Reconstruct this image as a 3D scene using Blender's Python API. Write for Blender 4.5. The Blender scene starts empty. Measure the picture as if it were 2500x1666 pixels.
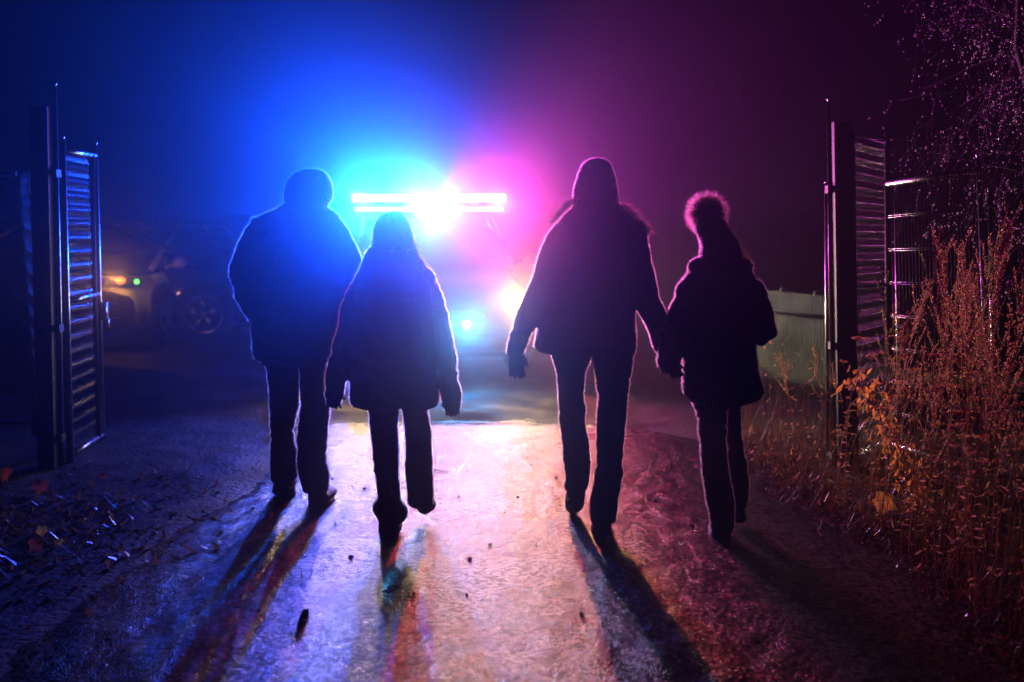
import bpy, bmesh, math, random
from mathutils import Vector, Matrix, noise, Euler
import numpy as np
random.seed(7)
S = bpy.context.scene
COL = S.collection
R = math.radians

# ------------------------------------------------------------------ camera
H, F, PITCH = 1.63, 2430.0, 0.1378
cd = bpy.data.cameras.new('camera'); cam = bpy.data.objects.new('camera', cd); COL.objects.link(cam)
cd.lens = 35.0; cd.sensor_width = 36.0; cd.clip_start = 0.05; cd.clip_end = 400
cam.location = (0, 0, H); cam.rotation_euler = (math.pi/2 - PITCH, 0, 0)
cd.dof.use_dof = True; cd.dof.focus_distance = 4.9; cd.dof.aperture_fstop = 1.5
S.camera = cam
CP, SP = math.cos(PITCH), math.sin(PITCH)
def ray(px, py):
    u = (px-1250)/F; v = (833-py)/F
    return Vector((u, CP + v*SP, v*CP - SP))
def at(px, py, Y):
    d = ray(px, py); return Vector((d.x*Y/d.y, Y, H + d.z*Y/d.y))
def gp(px, py, z=0.0):
    d = ray(px, py); t = (z-H)/d.z; return Vector((d.x*t, d.y*t, z))

# ------------------------------------------------------------------ world, exposure, cycles
w = bpy.data.worlds.new('World'); S.world = w; w.use_nodes = True
wb = w.node_tree.nodes['Background']
wb.inputs[0].default_value = (0.10, 0.12, 1.0, 1); wb.inputs[1].default_value = 0.002
S.view_settings.view_transform = 'Standard'; S.view_settings.look = 'None'
S.view_settings.exposure = 0.0; S.view_settings.gamma = 1.0
cy = S.cycles
cy.use_denoising = True
try: cy.denoiser = 'OPENIMAGEDENOISE'
except Exception: pass
cy.max_bounces = 6; cy.diffuse_bounces = 2; cy.glossy_bounces = 3; cy.transmission_bounces = 4
cy.volume_bounces = 0; cy.transparent_max_bounces = 8
cy.sample_clamp_direct = 0; cy.sample_clamp_indirect = 4.0
cy.caustics_reflective = False; cy.caustics_refractive = False

# ------------------------------------------------------------------ materials
def M(name, base=(0.5,0.5,0.5), rough=0.5, metal=0.0, spec=0.5, emit=None, estr=0.0, sheen=0.0, coat=0.0, trans=0.0, noise_scale=None, noise_amt=0.3, bump=0.0, bump_scale=40, rvar=0.0):
    m = bpy.data.materials.new(name); m.use_nodes = True
    nt = m.node_tree; b = nt.nodes['Principled BSDF']
    b.inputs['Base Color'].default_value = (*base, 1); b.inputs['Roughness'].default_value = rough
    b.inputs['Metallic'].default_value = metal; b.inputs['Specular IOR Level'].default_value = spec
    if sheen:
        b.inputs['Sheen Weight'].default_value = sheen; b.inputs['Sheen Roughness'].default_value = 0.4
    if coat: b.inputs['Coat Weight'].default_value = coat; b.inputs['Coat Roughness'].default_value = 0.05
    if trans: b.inputs['Transmission Weight'].default_value = trans
    if emit: b.inputs['Emission Color'].default_value = (*emit, 1); b.inputs['Emission Strength'].default_value = estr
    if noise_scale or bump or rvar:
        tc = nt.nodes.new('ShaderNodeTexCoord')
        n = nt.nodes.new('ShaderNodeTexNoise'); n.inputs['Scale'].default_value = noise_scale or 5; n.inputs['Detail'].default_value = 6
        nt.links.new(tc.outputs['Object'], n.inputs['Vector'])
        if noise_scale:
            r = nt.nodes.new('ShaderNodeValToRGB')
            r.color_ramp.elements[0].position = 0.3; r.color_ramp.elements[1].position = 0.7
            r.color_ramp.elements[0].color = (*[c*(1-noise_amt) for c in base], 1)
            r.color_ramp.elements[1].color = (*[min(1, c*(1+noise_amt)) for c in base], 1)
            nt.links.new(n.outputs['Fac'], r.inputs[0]); nt.links.new(r.outputs[0], b.inputs['Base Color'])
        if rvar:
            mr = nt.nodes.new('ShaderNodeMapRange'); mr.inputs['To Min'].default_value = max(0.02, rough-rvar); mr.inputs['To Max'].default_value = rough+rvar
            mr.inputs['From Min'].default_value = 0.3; mr.inputs['From Max'].default_value = 0.7
            nt.links.new(n.outputs['Fac'], mr.inputs['Value']); nt.links.new(mr.outputs[0], b.inputs['Roughness'])
        if bump:
            n2 = nt.nodes.new('ShaderNodeTexNoise'); n2.inputs['Scale'].default_value = bump_scale; n2.inputs['Detail'].default_value = 5
            nt.links.new(tc.outputs['Object'], n2.inputs['Vector'])
            bp = nt.nodes.new('ShaderNodeBump'); bp.inputs['Strength'].default_value = bump; bp.inputs['Distance'].default_value = 0.01
            nt.links.new(n2.outputs['Fac'], bp.inputs['Height']); nt.links.new(bp.outputs[0], b.inputs['Normal'])
    return m
def M_leaf(name, base, trans_col=None, rough=0.5, mix=0.5):
    m = bpy.data.materials.new(name); m.use_nodes = True; nt = m.node_tree; b = nt.nodes['Principled BSDF']; out = nt.nodes['Material Output']
    b.inputs['Roughness'].default_value = rough
    tc = nt.nodes.new('ShaderNodeTexCoord'); n = nt.nodes.new('ShaderNodeTexNoise'); n.inputs['Scale'].default_value = 14; n.inputs['Detail'].default_value = 4
    nt.links.new(tc.outputs['Object'], n.inputs['Vector'])
    r = nt.nodes.new('ShaderNodeValToRGB'); r.color_ramp.elements[0].position = .35; r.color_ramp.elements[1].position = .65
    r.color_ramp.elements[0].color = (*[c*.55 for c in base], 1); r.color_ramp.elements[1].color = (*[min(1,c*1.3) for c in base], 1)
    nt.links.new(n.outputs['Fac'], r.inputs[0]); nt.links.new(r.outputs[0], b.inputs['Base Color'])
    t = nt.nodes.new('ShaderNodeBsdfTranslucent'); t.inputs[0].default_value = (*(trans_col or base), 1)
    mx = nt.nodes.new('ShaderNodeMixShader'); mx.inputs[0].default_value = mix
    nt.links.new(b.outputs[0], mx.inputs[1]); nt.links.new(t.outputs[0], mx.inputs[2]); nt.links.new(mx.outputs[0], out.inputs[0])
    return m

def M_fiber(name, col, rough=.95, k=.85):
    # thin fibres that pass light on forwards
    m = M_leaf(name, [c*.3 for c in col], col, .5, .5); nt = m.node_tree; out = nt.nodes['Material Output']; old = out.inputs[0].links[0].from_socket
    r = nt.nodes.new('ShaderNodeBsdfRefraction'); r.inputs['Color'].default_value = (*col, 1); r.inputs['Roughness'].default_value = rough; r.inputs['IOR'].default_value = 1.38
    mx = nt.nodes.new('ShaderNodeMixShader'); mx.inputs[0].default_value = k
    nt.links.new(old, mx.inputs[1]); nt.links.new(r.outputs[0], mx.inputs[2]); nt.links.new(mx.outputs[0], out.inputs[0]); return m
def M_asphalt():
    m = bpy.data.materials.new('wet_asphalt'); m.use_nodes = True; nt = m.node_tree; b = nt.nodes['Principled BSDF']
    tc = nt.nodes.new('ShaderNodeTexCoord')
    def N(scale, det, rough=.55):
        n = nt.nodes.new('ShaderNodeTexNoise'); n.inputs['Scale'].default_value = scale; n.inputs['Detail'].default_value = det; n.inputs['Roughness'].default_value = rough
        nt.links.new(tc.outputs['Object'], n.inputs['Vector']); return n
    big = N(0.9, 5); mid = N(50, 3); fine = N(130, 3, .7)
    vor = nt.nodes.new('ShaderNodeTexVoronoi'); vor.inputs['Scale'].default_value = 150; nt.links.new(tc.outputs['Object'], vor.inputs['Vector'])
    r = nt.nodes.new('ShaderNodeValToRGB'); r.color_ramp.elements[0].color = (.012,.012,.013,1); r.color_ramp.elements[1].color = (.045,.044,.043,1)
    nt.links.new(mid.outputs['Fac'], r.inputs[0]); nt.links.new(r.outputs[0], b.inputs['Base Color'])
    mr = nt.nodes.new('ShaderNodeMapRange'); mr.inputs['From Min'].default_value=.35; mr.inputs['From Max'].default_value=.65; mr.inputs['To Min'].default_value=.23; mr.inputs['To Max'].default_value=.31
    nt.links.new(big.outputs['Fac'], mr.inputs['Value']); nt.links.new(mr.outputs[0], b.inputs['Roughness'])
    # single stones: some wet and shiny, some dull
    st = nt.nodes.new('ShaderNodeTexVoronoi'); st.inputs['Scale'].default_value = 62; nt.links.new(tc.outputs['Object'], st.inputs['Vector'])
    sx = nt.nodes.new('ShaderNodeSeparateColor'); nt.links.new(st.outputs['Color'], sx.inputs[0])
    sm = nt.nodes.new('ShaderNodeMapRange'); sm.inputs['From Min'].default_value = .15; sm.inputs['From Max'].default_value = .95; sm.inputs['To Min'].default_value = .12; sm.inputs['To Max'].default_value = 1.0
    nt.links.new(sx.outputs[0], sm.inputs['Value']); nt.links.new(sm.outputs[0], b.inputs['Specular IOR Level'])
    cr = nt.nodes.new('ShaderNodeValToRGB'); cr.color_ramp.elements[0].color = (.006,.006,.006,1); cr.color_ramp.elements[1].color = (.07,.067,.064,1); cr.color_ramp.elements[0].position = .25
    nt.links.new(sx.outputs[0], cr.inputs[0]); nt.links.new(cr.outputs[0], b.inputs['Base Color'])
    b1 = nt.nodes.new('ShaderNodeBump'); b1.inputs['Strength'].default_value = .9; b1.inputs['Distance'].default_value = .003
    nt.links.new(vor.outputs['Distance'], b1.inputs['Height'])
    b2 = nt.nodes.new('ShaderNodeBump'); b2.inputs['Strength'].default_value = .5; b2.inputs['Distance'].default_value = .004
    nt.links.new(mid.outputs['Fac'], b2.inputs['Height']); nt.links.new(b1.outputs[0], b2.inputs['Normal'])
    b3 = nt.nodes.new('ShaderNodeBump'); b3.inputs['Strength'].default_value = .6; b3.inputs['Distance'].default_value = .002
    nt.links.new(fine.outputs['Fac'], b3.inputs['Height']); nt.links.new(b2.outputs[0], b3.inputs['Normal'])
    nt.links.new(b3.outputs[0], b.inputs['Normal'])
    return m

MAT = dict(
    asphalt=M_asphalt(),
    soil=M('damp_soil', (.02,.015,.012), .75, noise_scale=3, noise_amt=.5, bump=1.0, bump_scale=30, rvar=.2),
    steel=M('galvanised_steel', (.42,.43,.45), .32, 1.0, bump=.2, bump_scale=60, noise_scale=8, noise_amt=.2),
    darksteel=M('dark_painted_steel', (.008,.008,.009), .6, 0.0, .25, noise_scale=9, noise_amt=.3, bump=.2, bump_scale=50),
    wire=M('wire', (.22,.22,.23), .3, 1.0, noise_scale=20),
    coat1=M('dark_padded_cloth', (.006,.007,.010), .8, spec=.25, sheen=.15, noise_scale=12, bump=.5, bump_scale=70),
    coat2=M('charcoal_wool', (.008,.008,.010), .9, spec=.2, sheen=.15, noise_scale=30, bump=.6, bump_scale=160),
    coat3=M('dark_plum_cloth', (.009,.006,.009), .8, spec=.25, sheen=.15, noise_scale=12, bump=.5, bump_scale=70),
    coat4=M('navy_cloth', (.006,.006,.013), .8, spec=.25, sheen=.15, noise_scale=12, bump=.5, bump_scale=80),
    denim=M('dark_denim', (.006,.007,.014), .85, spec=.2, sheen=.12, noise_scale=40, bump=.5, bump_scale=200),
    knit=M('dark_knit', (.012,.011,.014), .95, spec=.15, sheen=.2, noise_scale=60, bump=.9, bump_scale=120),
    leather=M('black_leather', (.006,.006,.006), .65, spec=.25, noise_scale=20, bump=.3, bump_scale=80),
    skin=M('skin', (.42,.24,.17), .5, noise_scale=9, noise_amt=.12),
    fuzz=M_fiber('cloth_fuzz', (.9,.9,.9)),
    fur=M_fiber('pale_fur', (.9,.8,.72)),
    hair=M_fiber('brown_hair', (.85,.6,.4)),
    rubber=M('rubber', (.012,.012,.012), .7, noise_scale=10, bump=.3),
    carblack=M('black_car_paint', (.005,.005,.006), .7, .0, .05, coat=.0, noise_scale=3, noise_amt=.2),
    carblue=M('dark_blue_car_paint', (.03,.032,.06), .3, .3, coat=.6, noise_scale=3, noise_amt=.2),
    carwhite=M('pale_car_paint', (.55,.53,.5), .35, .0, coat=.5, noise_scale=3, noise_amt=.08),
    glass=M('dark_window_glass', (.006,.007,.010), .12, 0, .35, noise_scale=4),
    alloy=M('alloy_rim', (.4,.4,.42), .3, 1.0, noise_scale=10),
    chrome=M('chrome', (.6,.6,.62), .12, 1.0, noise_scale=10, noise_amt=.1),
    weed=M_leaf('dry_weed', (.26,.15,.07), (.55,.31,.13), .55, .5),
    weedhead=M_leaf('dry_seed_head', (.30,.16,.07), (.62,.34,.14), .5, .5),
    umbel=M_leaf('dry_flower_head', (.46,.27,.11), (.80,.42,.15), .5, .5),
    redleaf=M_leaf('fallen_red_leaf', (.35,.06,.035), (.75,.12,.06), .35, .45),
    brownleaf=M_leaf('fallen_brown_leaf', (.16,.07,.035), (.35,.14,.06), .35, .4),
    yellowleaf=M_leaf('withered_yellow_leaf', (.45,.22,.05), (.85,.42,.08), .45, .5),
    under=M_leaf('dry_brown_stem', (.07,.03,.014), (.14,.055,.02), .5, .4),
    grass=M_leaf('wet_dead_grass', (.10,.085,.06), (.2,.16,.1), .22, .3),
    bark=M('dark_bark', (.014,.010,.008), .7, noise_scale=25, bump=.8, bump_scale=60),
    drop=M_leaf('water_drop', (.9,.9,.9), (1,1,1), .1, .6),
    clod=M('mud_clod', (.02,.016,.013), .7, noise_scale=30, bump=.8, bump_scale=80),
    fence=M('pale_corrugated_sheet', (.42,.42,.36), .5, noise_scale=5, noise_amt=.2, rvar=.1),
    wood=M('old_timber', (.05,.04,.03), .8, noise_scale=9, bump=.5),
)
def E(name, col, s):
    m = M(name, col, .3, emit=col, estr=s); m.cycles.emission_sampling = 'NONE'; return m   # the lamps behind the lenses do the lighting
MAT['glow_blue'] = E('blue_lens_and_reflection', (.25,.75,1.0), 12)
MAT['glow_white'] = E('white_lens_and_reflection', (1.0,1.0,1.0), 25)
MAT['glow_amber'] = E('amber_lens_and_reflection', (1.0,.6,.03), 8)
MAT['lamp_warm'] = E('headlight_lens', (1.0,.72,.35), 140)
MAT['lamp_blue'] = E('grille_strobe_lens', (.15,.65,1.0), 60)
MAT['ind_orange'] = E('orange_indicator_lens', (1.0,.25,.03), 1.2)
MAT['ind_green'] = E('green_indicator_lens', (.15,1.0,.12), 3.0)

# ------------------------------------------------------------------ object helpers
def tag(o, label=None, cat=None, group=None, kind=None):
    if label: o['label'] = label
    if cat: o['category'] = cat
    if group: o['group'] = group
    if kind: o['kind'] = kind
    return o
def empty(name, loc=(0,0,0), rz=0, **k):
    o = bpy.data.objects.new(name, None); COL.objects.link(o); o.location = loc; o.rotation_euler = (0,0,rz); o.empty_display_size = .1
    return tag(o, **k)
class MB:
    def __init__(s): s.v = []; s.f = []; s.m = []
    def add(s, vs, fs, mi=0):
        b = len(s.v); s.v += [tuple(v) for v in vs]
        s.f += [tuple(i+b for i in f) for f in fs]; s.m += [mi]*len(fs); return s
    def box(s, c, d, rot=None, mi=0):
        c = Vector(c); hx,hy,hz = d[0]/2, d[1]/2, d[2]/2
        vs = [Vector((x,y,z)) for x in (-hx,hx) for y in (-hy,hy) for z in (-hz,hz)]
        if rot is not None:
            mt = Euler(rot).to_matrix(); vs = [mt@v for v in vs]
        vs = [v+c for v in vs]
        return s.add(vs, [(0,1,3,2),(4,6,7,5),(0,4,5,1),(2,3,7,6),(0,2,6,4),(1,5,7,3)], mi)
    def rings(s, rings, cap=True, mi=0):
        n = len(rings[0]); vs = [p for r in rings for p in r]; fs = []
        for i in range(len(rings)-1):
            for j in range(n):
                a = i*n+j; b = i*n+(j+1)%n; fs.append((a, b, b+n, a+n))
        if cap:
            fs.append(tuple(reversed(range(n)))); fs.append(tuple(range((len(rings)-1)*n, len(rings)*n)))
        return s.add(vs, fs, mi)
    def tube(s, pts, rad, n=8, mi=0, cap=True):
        pts = [Vector(p) for p in pts]
        if not hasattr(rad, '__len__'): rad = [rad]*len(pts)
        out = []; u = None
        for i, p in enumerate(pts):
            t = (pts[min(i+1, len(pts)-1)] - pts[max(i-1, 0)])
            if t.length < 1e-9: t = Vector((0,0,1))
            t.normalize()
            if u is None:
                u = t.cross(Vector((0,1,0)));
                if u.length < .1: u = t.cross(Vector((1,0,0)))
            u = (u - t*u.dot(t)).normalized(); v = t.cross(u)
            out.append([p + (u*math.cos(a)+v*math.sin(a))*rad[i] for a in [2*math.pi*k/n for k in range(n)]])
        return s.rings(out, cap, mi)
    def capsule(s, pts, rad, n=12, mi=0):
        # tube with rounded ends
        pts = [Vector(p) for p in pts]; rad = list(rad) if hasattr(rad,'__len__') else [rad]*len(pts)
        a = (pts[0]-pts[1]).normalized(); b = (pts[-1]-pts[-2]).normalized(); r0, r1 = rad[0], rad[-1]
        P = [pts[0]+a*r0*.98, pts[0]+a*r0*.8, pts[0]+a*r0*.45]+pts+[pts[-1]+b*r1*.45, pts[-1]+b*r1*.8, pts[-1]+b*r1*.98]
        Q = [r0*.2, r0*.6, r0*.89]+rad+[r1*.89, r1*.6, r1*.2]
        return s.tube(P, Q, n, mi)
    def ell(s, c, r, nu=14, nv=9, mi=0, rot=None):
        c = Vector(c); rings = []
        mt = Euler(rot).to_matrix() if rot is not None else Matrix.Identity(3)
        for i in range(nv):
            th = math.pi*(i+.25)/(nv-.5)
            rings.append([c + mt@Vector((r[0]*math.sin(th)*math.cos(a), r[1]*math.sin(th)*math.sin(a), r[2]*math.cos(th))) for a in [-2*math.pi*k/nu for k in range(nu)]])
        return s.rings(rings, True, mi)
    def mesh(s, name, mats, smooth=True):
        me = bpy.data.meshes.new(name); me.from_pydata(s.v, [], s.f)
        for m in (mats if isinstance(mats, (list,tuple)) else [mats]): me.materials.append(m)
        me.polygons.foreach_set('material_index', s.m)
        if smooth: me.polygons.foreach_set('use_smooth', [True]*len(s.f))
        me.validate(); me.update(); return me
    def build(s, name, mats, parent=None, smooth=True, **k):
        if parent is not None:
            # world coordinates are given: move into the parent's frame
            inv = parent_matrix(parent).inverted()
            s.v = [tuple(inv@Vector(v)) for v in s.v]
        o = bpy.data.objects.new(name, s.mesh(name, mats, smooth)); COL.objects.link(o)
        if parent is not None: o.parent = parent
        return tag(o, **k)
def parent_matrix(o):
    m = Matrix.LocRotScale(o.location, o.rotation_euler, o.scale)
    return parent_matrix(o.parent) @ m if o.parent else m
def localbuild(mb, name, mats, parent, smooth=True, **k):
    o = bpy.data.objects.new(name, mb.mesh(name, mats, smooth)); COL.objects.link(o); o.parent = parent
    return tag(o, **k)
def copy_tree(o, parent=None):
    c = o.copy(); COL.objects.link(c); c.parent = parent
    for ch in list(o.children): copy_tree(ch, c)
    return c
def remesh(mb, voxel, smooth_it=4, disp=0.0, dscale=6.0, folds=0.0, fscale=(3,3,14)):
    me = mb.mesh('tmp', [MAT['knit']], False)
    o = bpy.data.objects.new('tmp', me); COL.objects.link(o)
    md = o.modifiers.new('r', 'REMESH'); md.mode = 'VOXEL'; md.voxel_size = voxel
    if smooth_it:
        sm = o.modifiers.new('s', 'SMOOTH'); sm.iterations = smooth_it; sm.factor = .6
    dg = bpy.context.evaluated_depsgraph_get(); dg.update()
    ev = o.evaluated_get(dg); m2 = bpy.data.meshes.new_from_object(ev)
    vs = [v.co.copy() for v in m2.vertices]; ns = [v.normal.copy() for v in m2.vertices]
    out = MB()
    nv = []
    for p, n in zip(vs, ns):
        d = 0
        if disp: d += disp*noise.noise(p*dscale)
        if folds:
            q = Vector((p.x*fscale[0], p.y*fscale[1], p.z*fscale[2]))
            q += Vector((noise.noise(p*4)*1.5, 0, noise.noise(p*5+Vector((7,1,3)))*2.0))
            d += folds*(1-abs(noise.noise(q))*2.2)
        nv.append(p + n*d)
    out.v = [tuple(p) for p in nv]; out.f = [tuple(p.vertices) for p in m2.polygons]; out.m = [0]*len(out.f)
    bpy.data.objects.remove(o); bpy.data.meshes.remove(m2); bpy.data.meshes.remove(me)
    return out
def fuzz(mb, n, length, width, mi=1, jit=.6, down=0.0, test=None, rnd=None):
    rnd = rnd or random.Random(3)
    V = np.array(mb.v); tri = [(f[0], f[i], f[i+1]) for f in mb.f for i in range(1, len(f)-1)]
    T = np.array(tri); a = V[T[:,1]]-V[T[:,0]]; b = V[T[:,2]]-V[T[:,0]]
    cr = np.cross(a, b); ar = np.linalg.norm(cr, axis=1); ar[ar<1e-12] = 1e-12
    nr = cr/ar[:,None]; cs = np.cumsum(ar)/ar.sum()
    vs, fs = [], []
    for _ in range(n*3 if test else n):
        i = int(np.searchsorted(cs, rnd.random())); i = min(i, len(T)-1)
        r1, r2 = rnd.random(), rnd.random()
        if r1+r2 > 1: r1, r2 = 1-r1, 1-r2
        p = Vector(V[T[i,0]] + a[i]*r1 + b[i]*r2); nn = Vector(nr[i])
        if test and not test(p, nn): continue
        d = (nn + Vector((rnd.uniform(-jit,jit), rnd.uniform(-jit,jit), rnd.uniform(-jit,jit)-down))).normalized()
        L = length*rnd.uniform(.5, 1.2); s = d.cross(Vector((rnd.gauss(0,1), rnd.gauss(0,1), rnd.gauss(0,1)))).normalized()*width
        mid = p + d*L*.55 + s*rnd.uniform(-2,2); k = len(vs)
        vs += [p-s, p+s, mid+s*.7, mid-s*.7, p+d*L+s*rnd.uniform(-5,5)]
        fs += [(k,k+1,k+2,k+3), (k+3,k+2,k+4)]
    mb.add(vs, fs, mi)
    return mb
#SPLIT
# ------------------------------------------------------------------ ground and road
RIGHT = [gp(*p) for p in [(1330,1034),(1560,1042),(1760,1085),(1849,1131),(1921,1209),(2053,1280),(2120,1319),(2200,1347),(2308,1452),(2385,1518),(2520,1640)]]
LEFT = [gp(*p) for p in [(800,1036),(700,1085),(650,1140),(544,1217),(425,1289),(297,1382),(170,1467),(42,1573),(-60,1660)]]
def edge_x(tab, y):
    t = sorted(tab, key=lambda p: p.y)
    if y <= t[0].y:
        a, b = t[0], t[1]; return a.x + (b.x-a.x)*(y-a.y)/(b.y-a.y)*.6
    if y >= t[-1].y: return t[-1].x
    for a, b in zip(t, t[1:]):
        if a.y <= y <= b.y: return a.x + (b.x-a.x)*(y-a.y)/(b.y-a.y+1e-9)
YEND = 7.42
def in_road(x, y):
    if y > YEND: return -1
    l = edge_x(LEFT, y) if y > 2.9 else -3.0; r = edge_x(RIGHT, y) if y > 2.9 else 1.9
    return min(x-l, r-x, YEND-y)
def soil_z(x, y):
    s = in_road(x, y)
    if s > .15: return -.03
    k = min(1, max(0, (.15-s)/.5))
    z = .028*noise.noise(Vector((x*1.1, y*1.1, 0))) + .016*noise.noise(Vector((x*4, y*4, 3))) + .010*noise.noise(Vector((x*13, y*13, 9)))
    if y > YEND and -6 < x < 2.5:   # wheel ruts across the yard
        z += .03*math.sin((y + .12*x)*5.2 + noise.noise(Vector((x*.5, y*.5, 2)))*3)*min(1, (y-YEND)/1.5)
    if x < -2.3 and y < 5.4: z += .10*min(1, (-2.3-x)/1.0)*(.6+.4*noise.noise(Vector((x*2, y*2, 5))))
    if x > 1.9 and y < 6.5: z += .06*min(1, (x-1.9)/1.2)
    return -.005 + (z+.01)*k
def axis(lo, hi, a, b, step, n):
    return np.concatenate([-np.geomspace(-(lo-a)+1, 1, n)[:-1] + 1 + a, np.arange(a, b, step), b + np.geomspace(1, hi-b+1, n) - 1])
xs = axis(-90, 90, -6.5, 5.0, .055, 16); ys = axis(-40, 150, 2.4, 12.5, .055, 16)
mb = MB(); nx, ny = len(xs), len(ys)
for y in ys:
    for x in xs:
        mb.v.append((x, y, soil_z(x, y) if (-9 < x < 8 and 0 < y < 16) else -.005))
for j in range(ny-1):
    for i in range(nx-1):
        a = j*nx+i; mb.f.append((a, a+1, a+1+nx, a+nx)); mb.m.append(0)
mb.build('ground', MAT['soil'], kind='structure')
# asphalt drive: the stones of the surface are real relief
rs = np.random.RandomState(5)
def blur(a, k):
    for ax in (0, 1):
        for _ in range(k): a = (np.roll(a, 1, ax) + a*2 + np.roll(a, -1, ax))/4
    return a
yy = np.concatenate([np.arange(-6, 2.9, .4), np.arange(2.9, YEND+.02, .0085)]); NC = 620
NY = len(yy)
g1 = blur(rs.randn(NY, NC+1), 1); g1 /= g1.std(); g2 = blur(rs.randn(NY, NC+1), 5); g2 /= g2.std(); g3 = blur(rs.randn(NY, NC+1), 60); g3 /= g3.std()
relief = .0004*np.clip(g1, -2.2, 1.6) + .0003*g2 + .0014*g3
vs = np.zeros((NY, NC+1, 3))
for j, y in enumerate(yy):
    l = (edge_x(LEFT, y) if y > 2.9 else -3.0 - (2.9-y)*.1) + .05*noise.noise(Vector((1, y*3, 0))) + .03*noise.noise(Vector((1, y*11, 0))) + .012*noise.noise(Vector((1, y*40, 0)))
    r = (edge_x(RIGHT, y) if y > 2.9 else 1.9) + .05*noise.noise(Vector((9, y*3, 0))) + .04*noise.noise(Vector((9, y*11, 0))) + .015*noise.noise(Vector((9, y*40, 0)))
    t = np.linspace(0, 1, NC+1); x = l+(r-l)*t; e = np.minimum(t, 1-t)*(r-l)
    z = .012*np.minimum(1, e/.12) - .008 + relief[j]
    if y > YEND-.15: z -= .01*(y-(YEND-.15))/.15
    yw = y + (.10*np.sin(x*1.9+1)*.5 + .03*np.sin(x*7.3) + .012*np.sin(x*23)) * (1 if y > YEND-.3 else 0) * min(1, max(0, (y-(YEND-.3))/.3))
    vs[j,:,0] = x; vs[j,:,1] = yw; vs[j,:,2] = z
idx = (np.arange(NY-1)[:,None]*(NC+1) + np.arange(NC)[None,:]).ravel()
quads = np.stack([idx, idx+1, idx+NC+2, idx+NC+1], 1)
me = bpy.data.meshes.new('asphalt_drive'); me.vertices.add(NY*(NC+1)); me.vertices.foreach_set('co', vs.ravel())
me.loops.add(quads.size); me.loops.foreach_set('vertex_index', quads.ravel().astype(np.int32)); me.polygons.add(len(quads)); me.polygons.foreach_set('loop_start', np.arange(0, quads.size, 4, dtype=np.int32))
me.materials.append(MAT['asphalt']); me.update(calc_edges=True)
ad = bpy.data.objects.new('asphalt_drive', me); COL.objects.link(ad); tag(ad, kind='structure')

# night haze: one closed box of even density
HZ = MB().box((0, 14, 5.4), (60, 60, 13.2))
mh = bpy.data.materials.new('haze_air'); mh.use_nodes = True; nt = mh.node_tree; nt.nodes.clear()
o_ = nt.nodes.new('ShaderNodeOutputMaterial'); v_ = nt.nodes.new('ShaderNodeVolumePrincipled')
v_.inputs['Color'].default_value = (.95,.95,.97,1); v_.inputs['Density'].default_value = .023; v_.inputs['Anisotropy'].default_value = .95
nt.links.new(v_.outputs[0], o_.inputs['Volume'])
mh.cycles.volume_sampling = 'EQUIANGULAR'
HZ.build('haze', mh, smooth=False, kind='stuff', label='thin night fog lit by the police lights')

def soil_at(x, y): return max(soil_z(x, y), 0.0 if in_road(x, y) > 0 else -1)
# ------------------------------------------------------------------ cars (local frame: front at y=0 facing -Y, rear towards +Y, ground z=0)
def wheel(parent, x, y, r=.33, wdt=.22, side=1, spokes=5):
    n = 28; rg = []
    prof = [(-.5,.66),(-.5,.9),(-.42,.99),(-.2,1.0),(.2,1.0),(.42,.99),(.5,.9),(.5,.66)]
    for (a, k) in prof: rg.append([(x+a*wdt, y+r*k*math.cos(t), r+r*k*math.sin(t)) for t in [2*math.pi*i/n for i in range(n)]])
    wh = localbuild(MB().rings(rg), 'wheel', MAT['rubber'], parent)
    m = MB(); xo = x+side*wdt*.46
    ring = lambda xx, k: [(xx, y+r*k*math.cos(t), r+r*k*math.sin(t)) for t in [2*math.pi*i/n for i in range(n)]]
    m.rings([ring(xo+side*.02,.68), ring(xo+side*.022,.62), ring(xo-side*.05,.60)], False)
    m.rings([ring(xo+side*.012,.14), ring(xo+side*.018,.08)], True)
    for i in range(spokes):
        t = 2*math.pi*i/spokes+.3
        for dt in (-.12,.12):
            p0 = (xo+side*.012, y+r*.1*math.cos(t), r+r*.1*math.sin(t)); p1 = (xo+side*.012, y+r*.64*math.cos(t+dt), r+r*.64*math.sin(t+dt))
            m.tube([p0,p1],[.022,.018], 6)
    localbuild(m, 'rim', MAT['alloy'], wh)
def car_body(st, n=20):
    # st: (y, half width, zbottom, ztop, topwidth factor)
    rg = []
    for (y, hw, zb, zt, tf) in st:
        pts = []
        for k in range(n):
            a = 2*math.pi*k/n; c, s = math.cos(a), math.sin(a)
            e = .32
            px = math.copysign(abs(c)**e, c); pz = math.copysign(abs(s)**e, s)
            f = 1 - (1-tf)*max(0, pz)
            pts.append((hw*px*f, y, (zb+zt)/2+(zt-zb)/2*pz))
        rg.append(pts)
    return rg
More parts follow.
